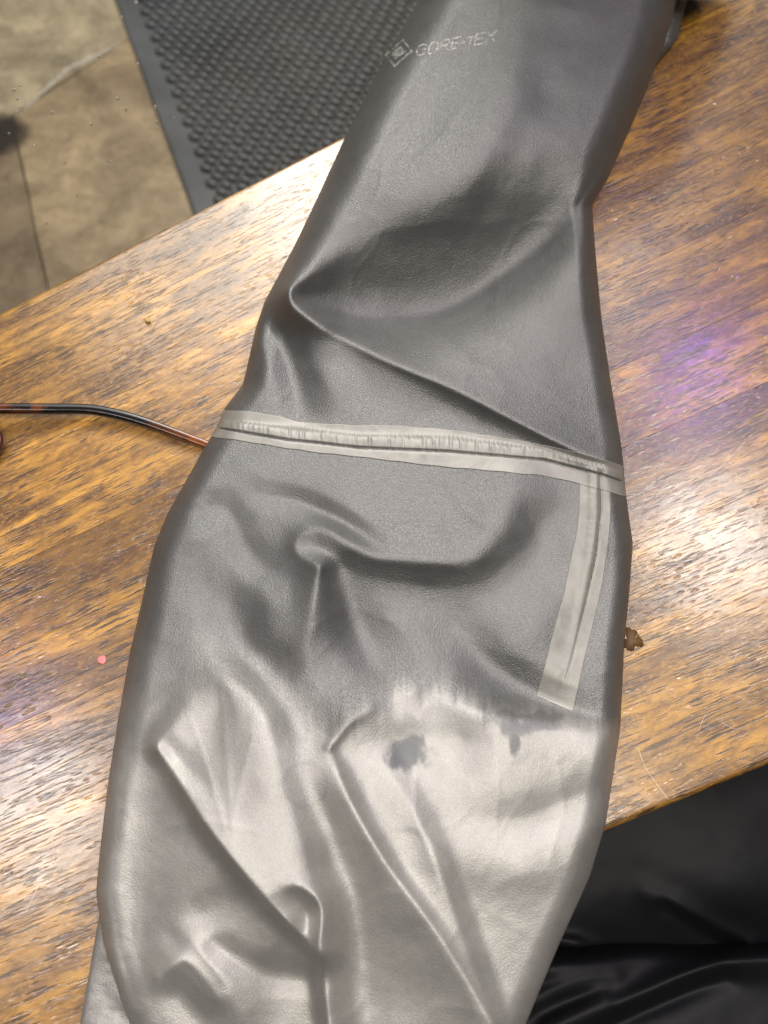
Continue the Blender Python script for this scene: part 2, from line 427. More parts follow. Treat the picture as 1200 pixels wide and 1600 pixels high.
# ------------------------------------------------------------------ table of glued staves
TH = 0.030
fa, fb = unproj(0, 487, 0), unproj(540, 209, 0)
na, nb = unproj(947, 1299, 0), unproj(1200, 1196, 0)
def line_at(a, b, x):
    t = (x - a[0]) / (b[0] - a[0]); return np.array([x, a[1] + (b[1] - a[1]) * t, 0.0])
XL, XR = -0.75, 0.75
fL, fR = line_at(fa, fb, XL), line_at(fa, fb, XR)
nL, nR = line_at(na, nb, XL), line_at(na, nb, XR)
table = tag(empty('table', (0, 0, -TH)), 'narrow varnished brown wooden table made of glued staves with worn lacquer', 'table')
cuts = [0, 0.112, 0.215, 0.33, 0.43, 0.545, 0.64, 0.75, 0.86, 1.0]
for k in range(len(cuts) - 1):
    a, b = cuts[k], cuts[k + 1]
    q = [fL + (nL - fL) * b, fR + (nR - fR) * b, fR + (nR - fR) * a, fL + (nL - fL) * a]
    ctr = sum(q) / 4
    dv = (q[1] - q[0] + q[2] - q[3]); ang = math.atan2(dv[1], dv[0])
    ca, sa = math.cos(-ang), math.sin(-ang)
    lp = [((p - ctr)[0] * ca - (p - ctr)[1] * sa, (p - ctr)[0] * sa + (p - ctr)[1] * ca) for p in q]
    g_ = 0.00003
    lp = [(lp[0][0], lp[0][1] + g_), (lp[1][0], lp[1][1] + g_), (lp[2][0], lp[2][1] - g_), (lp[3][0], lp[3][1] - g_)]
    bm = bmesh.new()
    vs = [bm.verts.new((x, y, -0.0)) for x, y in lp]; f = bm.faces.new(vs)
    r = bmesh.ops.extrude_face_region(bm, geom=[f])
    for v in r['geom']:
        if isinstance(v, bmesh.types.BMVert): v.co.z = -TH
    bmesh.ops.recalc_face_normals(bm, faces=bm.faces[:])
    def long_edges(side):
        return [e for e in bm.edges if all(abs(v.co.z) < 1e-6 for v in e.verts) and e.calc_length() > 0.5 and (sum(v.co.y for v in e.verts) * side > 0)]
    for side in (1, -1):
        outer = (k == 0 and side == 1) or (k == len(cuts) - 2 and side == -1)
        bmesh.ops.bevel(bm, geom=long_edges(side), offset=0.0035 if outer else 0.0001, segments=5 if outer else 1, affect='EDGES', profile=0.5)
    me = bpy.data.meshes.new('plank'); bm.to_mesh(me); bm.free()
    o = link('plank', me, M_wood, table)
    o.location = (ctr[0], ctr[1], TH); o.rotation_euler = (0, 0, ang)

# ------------------------------------------------------------------ the sleeve: height over the table as a function of the fabric
YT, YB = -70.0, 1720.0
LE = np.array([(668, -70), (655, 0), (602, 90), (541, 210), (500, 300), (462, 380), (414, 470), (400, 510), (389, 560), (379, 602), (352, 636), (340, 665), (318, 702), (290, 752), (262, 802), (242, 850), (226, 920), (203, 1020), (182, 1140), (168, 1230), (155, 1340), (150, 1395), (163, 1480), (188, 1560), (203, 1600), (240, 1720)], float)
RE = np.array([(1080, -70), (1062, -10), (1046, 45), (1015, 130), (985, 200), (952, 275), (925, 322), (931, 400), (940, 500), (955, 600), (970, 690), (974, 725), (978, 772), (989, 850), (983, 930), (976, 1000), (969, 1140), (946, 1290), (922, 1370), (872, 1480), (822, 1600), (775, 1720)], float)
def edge_x(E, y):
    return np.interp(y, E[:, 1], E[:, 0])

def sint(y, xs, vs):
    """smooth interpolation through a few stations"""
    c = spline(np.stack([np.asarray(xs, float), np.asarray(vs, float)], 1), 16)
    return np.interp(y, c[:, 0], c[:, 1])
HC = np.array([(-70, 50), (0, 50), (150, 50), (270, 47), (400, 40), (520, 31), (650, 26), (760, 27), (900, 27), (1050, 27), (1200, 32), (1400, 27), (1600, 20), (1720, 14)], float)

# folds: name, points (x, y, height mm, width on the left of travel, width on the right), exponent
FOLDS = [
 # big hollow under the elbow bulge
 ([(455,463,-3,30,10),(500,474,-13,80,22),(560,486,-23,110,34),(650,488,-30,135,42),(720,466,-29,135,44),(800,412,-26,115,42),(870,358,-21,95,36),(935,312,-13,70,30)], 1.5),
 # crest that runs from the tip down to the seam
 ([(452,456,5,22,14),(500,506,8,60,20),(600,560,8,70,20),(700,604,7,70,18),(800,655,7,70,15),(900,704,6,50,12),(968,722,3,40,10)], 1.3),
 ([(560,372,1,30,30),(500,414,4,24,30),(462,440,5,16,22),(449,460,5,14,18),(462,484,4,18,16),(500,512,3,20,18)], 1.6),
 ([(640,300,3,80,60),(760,250,4,80,60),(880,190,3,60,60)], 2),
 # upper tube shallow dents
 ([(560,330,-1,30,30),(640,210,-2.5,36,40),(700,120,-2,40,40),(770,0,-1,40,40)], 2),
 ([(700,330,1,30,30),(800,160,3,50,30),(860,60,3,50,40),(900,-20,2,50,40)], 2),
 ([(860,60,-2,40,30),(850,140,-3,40,30),(905,175,-1,30,30)], 2),
 # left facet above the seam
 ([(408,486,-4,20,18),(432,525,-7,24,18),(455,575,-6,26,20),(470,640,-3,26,20)], 1.7),
 ([(384,560,-3,16,10),(374,608,-4,18,10),(362,632,-1,16,10)], 1.7),
 ([(500,560,2,30,30),(540,610,3,40,30),(620,640,2,40,30)], 2),
 ([(560,620,-2,26,26),(640,650,-2,26,26)], 2),
 # right side crest by the notch
 ([(925,325,6,20,40),(905,360,5,40,50),(880,430,3,60,60)], 1.6),
 # below the seam
 ([(395,770,-1,12,14),(470,785,-4,14,14),(546,822,-5,13,12),(593,853,-2,12,12)], 1.6),
 ([(262,800,.5,22,22),(330,756,2,26,26),(400,742,1.5,26,26)], 2),
 ([(270,802,-1,18,20),(350,797,-2.5,20,24),(385,860,-3,22,24),(447,922,-2,22,20)], 1.9),
 ([(238,870,2,20,20),(300,840,2,20,20)], 2),
 # crescent fold
 ([(485,832,2,40,22),(520,836,4,54,22),(560,857,5.5,60,24),(600,872,6.5,64,26),(690,880,7.5,68,32),(745,872,7.5,68,40),(777,832,7,64,44),(788,796,5.5,54,44),(815,769,4.5,38,38),(872,783,1.5,18,22)], 1.7),
 ([(540,885,-1.5,24,46),(640,920,-4.5,36,90),(740,920,-5.5,40,100),(815,870,-5,36,80),(868,806,-2.5,24,30)], 1.8),
 ([(512,829,1,16,16),(482,832,1.5,16,14),(463,848,1.8,16,14),(470,868,1.8,16,16),(500,886,2.5,16,18)], 1.9),
 ([(490,852,-1,14,14),(512,868,-1.5,14,14),(536,882,-1,14,14)], 1.8),
 # ridge down from the knot
 ([(500,886,7,34,30),(491,940,9,44,46),(480,1000,8,50,50),(480,1070,4,50,50)], 1.5),
 ([(528,900,-4,26,18),(550,960,-6,34,26),(585,1030,-4,40,30)], 1.8),
 # valley on the left into the long diagonal
 ([(322,880,-1,30,30),(352,945,-4,40,36),(382,1005,-6,44,38),(425,1066,-6,40,36),(470,1125,-5,32,30),(512,1178,-3,22,24)], 1.9),
 ([(430,930,2,26,26),(420,990,3,26,26)], 2),
 # broad lower fold
 ([(312,1090,3,40,60),(348,1064,7,46,60),(400,1100,9,46,120),(436,1200,10,48,130),(466,1310,10,46,130),(488,1386,8,34,110)], 1.5),
 ([(448,1150,-3,28,28),(482,1235,-5,32,32),(524,1335,-6,34,34),(546,1430,-6,36,34),(556,1520,-5,36,34),(566,1640,-4,36,34)], 1.9),
 ([(452,1100,2.5,26,50),(505,1196,4.5,28,54),(560,1298,5.5,36,60),(622,1400,5.5,44,60),(684,1505,5,44,60),(735,1600,4.5,38,54),(780,1700,4,34,54)], 2),
 ([(516,1170,1,10,24),(545,1246,2.5,9,30),(602,1346,3,9,34),(690,1468,3,9,34),(768,1600,2,10,30)], 1.5),
 ([(575,1165,1.5,26,36),(602,1204,3.5,24,48),(656,1296,5.5,22,56),(699,1402,5.5,19,54),(736,1502,5,17,48),(773,1600,4,16,40),(800,1700,3,16,34)], 1.8),
 # crisp lapped edge on the left
 ([(247,1170,4,40,8),(290,1238,7,120,7),(330,1300,9,130,6),(400,1388,10,120,6),(470,1462,10,80,6),(500,1492,7,30,6)], 1.4),
 ([(300,1100,2,30,20),(262,1146,4,24,14),(246,1170,4,20,12)], 1.7),
 ([(262,1166,-3,12,16),(300,1210,-1,14,16)], 1.8),
 # small pocket and the ridge below it
 ([(430,1398,.5,40,20),(458,1384,2,44,20),(483,1394,4,46,16),(502,1422,7,42,12),(499,1490,9,40,10),(512,1592,8,42,10),(520,1710,7,42,10)], 1.6),
 ([(440,1418,-2,20,24),(476,1420,-4,18,30),(486,1466,-5,16,44),(486,1540,-5,16,90),(492,1640,-4,16,100)], 1.8),
 # left column
 ([(228,1030,-1,50,40),(218,1170,-4,52,40),(213,1290,-5,56,42),(215,1400,-6,54,42),(213,1490,-6,38,38),(209,1540,-4,26,30)], 1.9),
 ([(207,1548,1.5,26,22),(246,1526,2.8,34,24),(281,1500,3.6,38,26),(295,1503,3.6,36,26),(317,1527,3.2,32,26),(339,1557,2.8,30,26),(364,1592,2.4,30,26)], 2),
 ([(282,1556,-2.5,24,24),(308,1586,-2.5,24,24)], 1.9),
 ([(278,1452,-.8,20,20),(330,1420,-2,22,22),(385,1392,-.8,20,20)], 2),
 ([(261,1456,.6,30,30),(292,1487,1.5,30,28),(332,1527,2,28,28),(388,1571,1.5,28,28)], 2),
 ([(268,1468,-2,14,14),(308,1512,-3,14,14),(332,1542,-2,14,14)], 1.8),
 ([(340,1480,-2,18,18),(420,1520,-3,20,20),(490,1530,-3,20,20)], 2),
 # fold at the wet patch
 ([(516,1168,2,22,16),(546,1128,5,46,34),(582,1106,5.5,56,60),(625,1098,4,50,66),(700,1094,1.5,40,60)], 1.7),
 ([(560,1160,-1.5,24,40),(620,1166,-3,34,50),(700,1162,-3,40,50),(752,1150,-2,30,26)], 1.9),
 ([(640,1085,.6,8,8),(660,1068,.8,8,8),(672,1050,0.4,8,8)], 1.8),
 ([(690,1095,.7,9,9),(705,1072,.9,9,9),(712,1050,0.4,9,9)], 1.8),
 ([(664,1092,-.6,9,9),(688,1070,-.5,9,9)], 1.8),
 # hollow beside the short tape, and the lit panel under it
 ([(712,985,-3,26,34),(770,1046,-7,30,38),(832,1086,-8,30,34),(890,1110,-6,26,28),(968,1140,-3,24,20)], 1.7),
 ([(720,1110,3,20,24),(770,1122,5,22,40),(840,1126,5,20,50),(968,1150,4,18,50)], 1.6),
 ([(764,1135,1.5,60,26),(776,1205,2.5,70,30),(774,1275,1.5,60,26)], 1.8),
 ([(774,1296,-1.5,26,30),(840,1278,-3,30,34),(930,1240,-2.5,28,30)], 2),
 ([(700,1330,2,40,40),(800,1350,3,50,50),(880,1330,2,40,40)], 2),
 # dents under the short tape
 ([(900,1000,-2,40,30),(935,930,-2.5,30,30),(960,870,-2,24,24)], 2),
 ([(740,940,1,60,60),(810,960,2,60,60)], 2),
]
def smoothnoise(px, py, scale, seed, octaves=3):
    """value noise on the fabric plane, in -1..1"""
    out = np.zeros_like(px); amp = 1.0; tot = 0
    r = np.random.default_rng(seed)
    for o in range(octaves):
        G = r.uniform(-1, 1, (128, 128))
        u = (px / scale) % 127; v = (py / scale) % 127
        i = np.floor(u).astype(int); j = np.floor(v).astype(int); fu = u - i; fv = v - j
        fu = fu * fu * (3 - 2 * fu); fv = fv * fv * (3 - 2 * fv)
        i2 = (i + 1) % 128; j2 = (j + 1) % 128
        out += amp * ((G[i, j] * (1 - fu) + G[i2, j] * fu) * (1 - fv) + (G[i, j2] * (1 - fu) + G[i2, j2] * fu) * fv)
        tot += amp; amp *= 0.5; scale *= 0.5
    return out / tot

CRISP = 1.6
def fold_height(px, py, folds=None, eps=14.0):
    H = np.zeros_like(px)
    for pts, ex in (folds or FOLDS):
        S = spline(pts, 5)
        wm = S[:, 3:].max() * 4.2
        sel = (px > S[:, 0].min() - wm) & (px < S[:, 0].max() + wm) & (py > S[:, 1].min() - wm) & (py < S[:, 1].max() + wm)
        if not sel.any(): continue
        X = px[sel]; Y = py[sel]
        n = len(S) - 1
        md = np.full(X.shape, 1e9); W = np.zeros_like(X); A_ = np.zeros_like(X); BL = np.zeros_like(X); BR = np.zeros_like(X); SI = np.zeros_like(X)
        for k in range(n):
            a = S[k]; b = S[k + 1]; dx, dy = b[0] - a[0], b[1] - a[1]; L2 = dx * dx + dy * dy + 1e-9
            t = np.clip(((X - a[0]) * dx + (Y - a[1]) * dy) / L2, 0, 1)
            ex_ = X - (a[0] + dx * t); ey_ = Y - (a[1] + dy * t)
            d2 = ex_ * ex_ + ey_ * ey_
            side = (dx * (Y - a[1]) - dy * (X - a[0])) / math.sqrt(L2) / np.sqrt(d2 + 0.5)
            wk = 1.0 / (d2 + 4.0) ** 2.5
            md = np.minimum(md, d2)
            W += wk; A_ += wk * (a[2] + (b[2] - a[2]) * t); BL += wk * (a[3] + (b[3] - a[3]) * t); BR += wk * (a[4] + (b[4] - a[4]) * t); SI += wk * np.clip(side, -1, 1)
        A_ /= W; BL /= W; BR /= W; SI /= W
        d = np.sqrt(md)
        f = 0.5 + 0.5 * np.clip(SI, -1, 1)
        wd = BL * (1 - f) + BR * f
        q = np.sqrt(d * d + eps) - math.sqrt(eps)
        H[sel] += A_ * np.exp(-(q / wd) ** ex)
    return H

def crisp(f, lam, rho=2.0, iters=60):
    """cloth creases instead of swelling: keep bending sparse (second order total variation), solved by ADMM"""
    pad = 40
    f = np.pad(f, pad, mode='edge'); n, m = f.shape
    wy = 2 * math.pi * np.fft.fftfreq(n)[:, None]; wx = 2 * math.pi * np.fft.rfftfreq(m)[None, :]
    ex = np.exp(1j * wx) - 1; ey = np.exp(1j * wy) - 1
    K = [ex * np.conj(-ex), ey * np.conj(-ey), math.sqrt(2) * ex * ey]
    den = 1 + rho * sum(np.abs(k) ** 2 for k in K)
    Ff = np.fft.rfft2(f); d = [np.zeros_like(f) for _ in K]; b = [np.zeros_like(f) for _ in K]
    for it in range(iters):
        U = (Ff + rho * sum(np.conj(k) * np.fft.rfft2(dd - bb) for k, dd, bb in zip(K, d, b))) / den
        H = [np.fft.irfft2(k * U, s=f.shape) for k in K]
        t = [h + bb for h, bb in zip(H, b)]
        nm = np.sqrt(sum(x * x for x in t)) + 1e-12; sh = np.maximum(0, 1 - lam / rho / nm)
        d = [x * sh for x in t]; b = [x - dd for x, dd in zip(t, d)]
    return np.fft.irfft2(U, s=f.shape)[pad:-pad, pad:-pad]

GX0, GY0, GS = 80.0, -110.0, 2.0
gxx, gyy = np.meshgrid(np.arange(GX0, 1130, GS), np.arange(GY0, 1760, GS))
FG = fold_height(gxx, gyy)
FG += 1.3 * np.abs(smoothnoise(gxx + 700 + 0.4 * gyy, gyy + 300, 150, 11, 1)) + 0.8 * smoothnoise(gxx + 900, gyy * 0.8 + 300, 90, 3, 2)
FG = crisp(FG, CRISP)
# lapped edges and hard crease lines on top of the broad folding
SHARP = [
 ([(247,1170,1.5,16,4),(290,1238,3,26,4),(330,1300,3.5,30,4),(400,1388,4,30,4),(470,1462,4,26,4),(492,1487,2,16,4)], 1.2),
 ([(440,1390,.6,14,7),(460,1383,1.5,16,7),(483,1393,2.5,18,6),(502,1421,3.5,18,5),(499,1490,4,18,4),(512,1592,4,20,4),(520,1720,4,20,4)], 1.2),
 ([(516,1168,.8,4,20),(545,1246,1.6,5,24),(602,1346,1.6,5,24),(690,1468,1.4,5,24),(768,1600,1,5,24)], 1.2),
 ([(500,886,.8,8,7),(468,868,.9,8,7),(461,849,1,8,7),(480,831,1,9,7),(512,830,1,12,7),(560,856,1.2,14,8),(600,871,1.5,14,8),(690,879,1.5,16,9),(745,872,1.2,16,12)], 1.3),
 ([(462,440,1.5,10,8),(450,458,2,8,10),(462,482,2,10,8),(500,507,2,16,6),(600,560,2,20,6),(700,604,2,20,6),(800,655,2,20,5),(900,704,2,16,5),(965,722,1,12,5)], 1.2),
 ([(516,1168,2,8,4),(546,1128,2,16,7),(580,1107,1.5,16,10)], 1.3),
 ([(500,886,2,12,12),(492,935,1.5,14,16),(484,980,.5,14,14)], 1.3),
 ([(655,1290,1,20,6),(699,1402,1.6,10,20),(736,1502,1.6,8,20),(773,1600,1.2,8,18)], 1.3),
 ([(246,1526,1,10,8),(281,1501,2,12,9),(295,1504,2,12,10),(317,1527,1.5,12,10),(339,1557,1,10,10)], 1.3),
 ([(925,324,2,10,14),(900,345,2,12,20),(860,385,1,14,20)], 1.3),
]
FG += fold_height(gxx, gyy, SHARP, 5.0)
for sc_, am_, sd_ in ((170, 0.75, 61), (85, 0.38, 62), (42, 0.13, 63)):
    wx_ = gxx + 30 * smoothnoise(gxx + 500, gyy + 500, 120, sd_ + 20, 2); wy_ = gyy + 30 * smoothnoise(gxx + 1500, gyy + 800, 120, sd_ + 30, 2)
    rd_ = 1 - np.abs(smoothnoise(wx_ + 0.5 * wy_ + 2000, wy_ - 0.3 * wx_ + 2000, sc_, sd_, 1))
    FG += am_ * rd_ ** 5 * (0.5 + 0.5 * smoothnoise(gxx + 900, gyy + 900, 160, sd_ + 40, 2))
# hairline creases of thin coated cloth
HAIR = [[(780,10),(772,60),(752,110)],[(640,180),(600,215),(560,250)],[(600,240),(590,300),(560,345)],[(790,60),(700,200),(640,260)],[(345,1075),(352,1160),(362,1290)],[(300,1130),(330,1220),(352,1300)],
        [(395,1150),(372,1240),(360,1320)],[(262,1290),(330,1285),(400,1300)],[(655,1180),(650,1230),(648,1280)],[(770,1150),(778,1220),(774,1290)],[(700,560),(780,575),(850,560)],[(620,520),(720,510),(800,540)],
        [(330,900),(350,860),(352,820)],[(600,960),(640,1000),(650,1050)],[(560,770),(620,800),(640,830)],[(700,760),(730,800),(760,825)],[(870,1180),(880,1260),(860,1340)],[(640,1290),(690,1330),(720,1400)]]
for h_ in HAIR:
    S_ = spline(h_, 8); best = np.full(gxx.shape, 1e9)
    for k in range(len(S_) - 1):
        a, b = S_[k], S_[k + 1]; dd = b - a; t = np.clip(((gxx - a[0]) * dd[0] + (gyy - a[1]) * dd[1]) / (dd @ dd), 0, 1)
        best = np.minimum(best, (gxx - a[0] - dd[0] * t) ** 2 + (gyy - a[1] - dd[1] * t) ** 2)
    FG += 0.35 * np.exp(-np.sqrt(best) / 7.0)
def fold_sample(px, py):
    u = np.clip((px - GX0) / GS, 0, FG.shape[1] - 1.001); v = np.clip((py - GY0) / GS, 0, FG.shape[0] - 1.001)
    i = v.astype(int); j = u.astype(int); fv = v - i; fu = u - j
    return (FG[i, j] * (1 - fu) + FG[i, j + 1] * fu) * (1 - fv) + (FG[i + 1, j] * (1 - fu) + FG[i + 1, j + 1] * fu) * fv

SEAM_U = [(300,652),(345,656),(380,660),(450,668),(560,680),(700,683),(850,702),(940,728),(1000,748)]
SEAM_L = [(300,664),(345,668),(380,674),(450,686),(500,691),(560,698),(700,704),(850,717),(940,740),(1000,760)]
def seam_relief(px, py):
    """the stitched allowance under the tapes, mm"""
    su = np.array(SEAM_U, float); sl = np.array(SEAM_L, float)
    yu = np.interp(px, su[:, 0], su[:, 1]); yl = np.interp(px, sl[:, 0], sl[:, 1])
    t = (py - yu) / np.maximum(yl - yu, 4)
    lift = 1.3 / (1 + np.exp(-(t - 0.02) * 9)) / (1 + np.exp((t - 1.0) * 26))
    lift -= 0.35 * np.exp(-((t - 1.08) / 0.14) ** 2)
    # rungs
    ph = px + 7 * np.sin(px * 0.035) + 4 * np.sin(px * 0.081)
    rung = np.exp(-(((ph % 23) - 11.5) / 2.0) ** 2) + 0.6 * np.exp(-((((ph + 9) % 41) - 20) / 1.6) ** 2)
    inside = np.clip(1 - np.abs(t - 0.5) * 2.0, 0, 1) ** 0.35
    lift -= 0.5 * rung * inside
    lift += 0.35 * np.clip(np.sin((ph % 23) / 23 * math.pi), 0, 1) * inside
    lift += 0.13 * np.sin(px * 0.9) * np.exp(-((t - 0.02) / 0.16) ** 2)
    # vertical seam
    C2 = np.array([(929, 735), (930, 800), (923, 870), (908, 950), (890, 1030), (877, 1075), (873, 1090)], float)
    xc = np.interp(py, C2[:, 1], C2[:, 0]); d = (px - xc)
    wv = np.interp(py, [735, 880, 960, 1075], [10, 9, 6, 2.5]); av = np.interp(py, [728, 738, 880, 960, 1060, 1082], [0, 1.5, 1.2, 0.7, 0.4, 0.0])
    v = av / (1 + np.exp(-(d + wv) / 2.6)) / (1 + np.exp((d - wv * 0.6) / 1.4))
    v -= 0.5 * av * np.exp(-((d - wv * 0.9) / 2.5) ** 2)
    v += 0.035 * av * np.sin(py * 0.55 + np.sin(py * .13) * 2) * np.exp(-((d) / wv) ** 2)
    v *= (py > 722) & (py < 1090)
    return lift + v

def height_mm(px, py):
    xl = edge_x(LE, py); xr = edge_x(RE, py)
    dl = np.clip((px - xl), 0, None); dr = np.clip((xr - px), 0, None)
    wl = sint(py, [-70, 200, 450, 700, 1000, 1300, 1600], [74, 64, 48, 40, 44, 42, 44])
    wr = sint(py, [-70, 200, 330, 500, 700, 1000, 1140, 1300, 1600], [64, 60, 36, 32, 30, 32, 36, 42, 44])
    el = np.clip(dl / wl, 0, 1); er = np.clip(dr / wr, 0, 1)
    rl = np.sqrt(np.clip(1 - (1 - el) ** 2, 0, 1)); rr = np.sqrt(np.clip(1 - (1 - er) ** 2, 0, 1))
    hc = sint(py, HC[:, 0], HC[:, 1])
    u = (px - xl) / np.maximum(xr - xl, 1)
    dome = 1 + 0.12 * np.sin(np.clip(u, 0, 1) * math.pi)
    zmid = sint(py, [-70, 300, 500, 1200, 1400, 1720], [14, 12, 9, 9, 9, 7])
    prof = rl * rr
    fade = np.clip(np.minimum(dl / 26.0, dr / 26.0), 0, 1); fade = fade * fade * (3 - 2 * fade)
    H = zmid + (hc - 9) * prof * dome + fold_sample(px, py) * (0.12 + 0.88 * fade)
    H += fade * 0.22 * smoothnoise(px + 900, py + 300, 34, 4, 3)
    H += seam_relief(px, py) * np.clip(np.minimum(dl / 8.0, dr / 8.0), 0.25, 1)
    return H

ROWS, COLS = 860, 400
ys = np.linspace(YT, YB, ROWS)
XLs = edge_x(LE, ys); XRs = edge_x(RE, ys)
# soften the polyline corners a little
def soft(a, k=5):
    ker = np.hanning(k * 2 + 1); ker /= ker.sum(); return np.convolve(np.pad(a, k, mode='edge'), ker, 'valid')
XLs = soft(XLs); XRs = soft(XRs)
LE = np.stack([XLs, ys], 1); RE = np.stack([XRs, ys], 1)
u = np.linspace(0, 1, COLS)
u = 0.5 - 0.5 * np.cos(u * math.pi) * (0.25) + (u - 0.5) * 0.75       # a little denser at the edges
u = (u - u.min()) / (u.max() - u.min())
PX = XLs[:, None] + (XRs - XLs)[:, None] * u[None, :]
PY = np.repeat(ys[:, None], COLS, 1)
HT = height_mm(PX, PY)
def blur(a):
    k = np.array([1, 4, 6, 4, 1], float) / 16
    for ax in (0, 1):
        p = np.pad(a, [(2, 2) if i == ax else (0, 0) for i in range(2)], mode='edge')
        a = sum(k[i] * np.take(p, np.arange(i, i + a.shape[ax]), axis=ax) for i in range(5))
    return a
HB = blur(HT); HB[:, :3] = HT[:, :3]; HB[:, -3:] = HT[:, -3:]; HT = HB
TOP = unproj(PX, PY, HT / 1000.0)
# underside: lies on the table (or hangs free past its edges)
ub = np.linspace(1, 0, 14)[1:-1]
xb = XLs[:, None] + (XRs - XLs)[:, None] * ub[None, :]
yb = np.repeat(ys[:, None], len(ub), 1)
zedge = np.interp(yb, [-70, 300, 500, 1200, 1400, 1720], [14, 12, 9, 9, 9, 7])
sag = np.minimum(ub, 1 - ub)[None, :] * 6
zb = np.maximum(zedge - 7 * np.clip(sag, 0, 1), np.where(yb < 1150, 0.8, -60))
BOT = unproj(xb, yb, zb / 1000.0)
ALL = np.concatenate([TOP, BOT], 1)
UV = np.concatenate([np.stack([PX, PY], -1), np.stack([xb, yb], -1)], 1) / 1000.0
jacket = tag(empty('rain_jacket', (0, 0, 0.0)), 'inside-out grey waterproof jacket sleeve with pale taped seams lying across the wooden table', 'jacket')
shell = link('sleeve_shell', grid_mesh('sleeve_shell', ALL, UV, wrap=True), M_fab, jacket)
# where the cloth is dry and pale, and where it is soaked
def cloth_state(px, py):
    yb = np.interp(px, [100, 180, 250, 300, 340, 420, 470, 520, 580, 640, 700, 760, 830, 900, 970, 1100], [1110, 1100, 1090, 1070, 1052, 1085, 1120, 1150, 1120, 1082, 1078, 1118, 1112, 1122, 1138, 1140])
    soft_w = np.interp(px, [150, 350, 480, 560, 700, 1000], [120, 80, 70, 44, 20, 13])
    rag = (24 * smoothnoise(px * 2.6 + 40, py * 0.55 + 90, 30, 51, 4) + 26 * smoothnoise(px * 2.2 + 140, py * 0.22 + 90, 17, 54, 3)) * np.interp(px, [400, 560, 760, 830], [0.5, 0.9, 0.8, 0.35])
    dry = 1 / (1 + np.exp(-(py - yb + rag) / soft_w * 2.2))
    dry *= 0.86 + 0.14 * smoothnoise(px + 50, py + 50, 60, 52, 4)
    rg = smoothnoise(px * 1.5 + 10, py * 0.8 + 10, 22, 53, 4)
    def blot(cx_, cy_, rx_, ry_, k):
        d = np.hypot((px - cx_) / rx_, (py - cy_) / ry_) + 0.75 * rg
        return k / (1 + np.exp(np.clip((d - 1.0) * 10, -50, 50)))
    soak = np.maximum.reduce([blot(638, 1174, 33, 25, .85), blot(622, 1188, 15, 16, .9), blot(640, 1140, 26, 26, .35), blot(808, 1138, 22, 17, .7), blot(806, 1160, 9, 20, .8), blot(850, 1134, 30, 10, .6), blot(780, 1122, 26, 12, .5), blot(840, 1122, 46, 9, .6), blot(700, 1130, 60, 26, .22)])
    ring = np.exp(-((np.hypot((px - 477) / 34, (py - 1226) / 34) - 1) / 0.09) ** 2) * 0.16
    return np.clip(dry, 0, 1), np.clip(np.maximum(soak, ring), 0, 1)
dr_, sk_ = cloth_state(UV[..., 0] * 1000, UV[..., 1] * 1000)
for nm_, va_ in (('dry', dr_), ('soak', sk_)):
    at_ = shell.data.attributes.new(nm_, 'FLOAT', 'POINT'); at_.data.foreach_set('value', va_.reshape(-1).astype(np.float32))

def strip_on(name, curveA, curveB, nu, nv, lift, thick, mat, parent, jit=0.0):
    """thin closed band on the fabric between two pixel curves"""
    A_ = spline(curveA, 40); B_ = spline(curveB, 40)
    ti = np.linspace(0, 1, nu)
    def res(S):
        s = np.concatenate([[0], np.cumsum(np.hypot(*np.diff(S[:, :2], axis=0).T))]); s /= s[-1]
        return np.stack([np.interp(ti, s, S[:, 0]), np.interp(ti, s, S[:, 1])], 1)
    a = res(A_); b = res(B_)
    if jit:
        a[:, 1] += jit * np.sin(ti * 61) * np.sin(ti * 23); b[:, 1] += jit * np.sin(ti * 47) * np.cos(ti * 31)
    tv_ = np.linspace(0, 1, nv)
    px = a[:, None, 0] * (1 - tv_) + b[:, None, 0] * tv_; py = a[:, None, 1] * (1 - tv_) + b[:, None, 1] * tv_
    px = np.clip(px, edge_x(LE, py) + 0.6, edge_x(RE, py) - 0.6)
    h = height_mm(px, py)
    top = unproj(px, py, (h + lift + thick) / 1000); bot = unproj(px[:, ::-1], py[:, ::-1], (h[:, ::-1] + lift - 0.05) / 1000)
    P = np.concatenate([top, bot], 1)
    return link(name, grid_mesh(name, P, np.concatenate([np.stack([px, py], -1)] * 2, 1) / 1000, wrap=True), mat, parent)

t1 = strip_on('seam_tape', [(345,641),(380,642),(440,651),(480,660),(560,664),(620,665),(700,671),(800,686),(900,706),(973,727)],
              [(326,682),(380,689),(440,699),(500,708),(560,714),(640,723),(700,730),(800,739),(870,747),(978,776)], 520, 44, 0.10, 0.14, M_tape, jacket, 0.8)
t2 = strip_on('seam_tape', [(906,752),(904,800),(900,836),(890,880),(880,930),(868,975),(852,1036),(838,1086)],
              [(954,764),(954,800),(952,836),(946,880),(940,918),(927,975),(912,1036),(895,1112)], 300, 40, 0.03, 0.14, M_tape, jacket, 0.5)

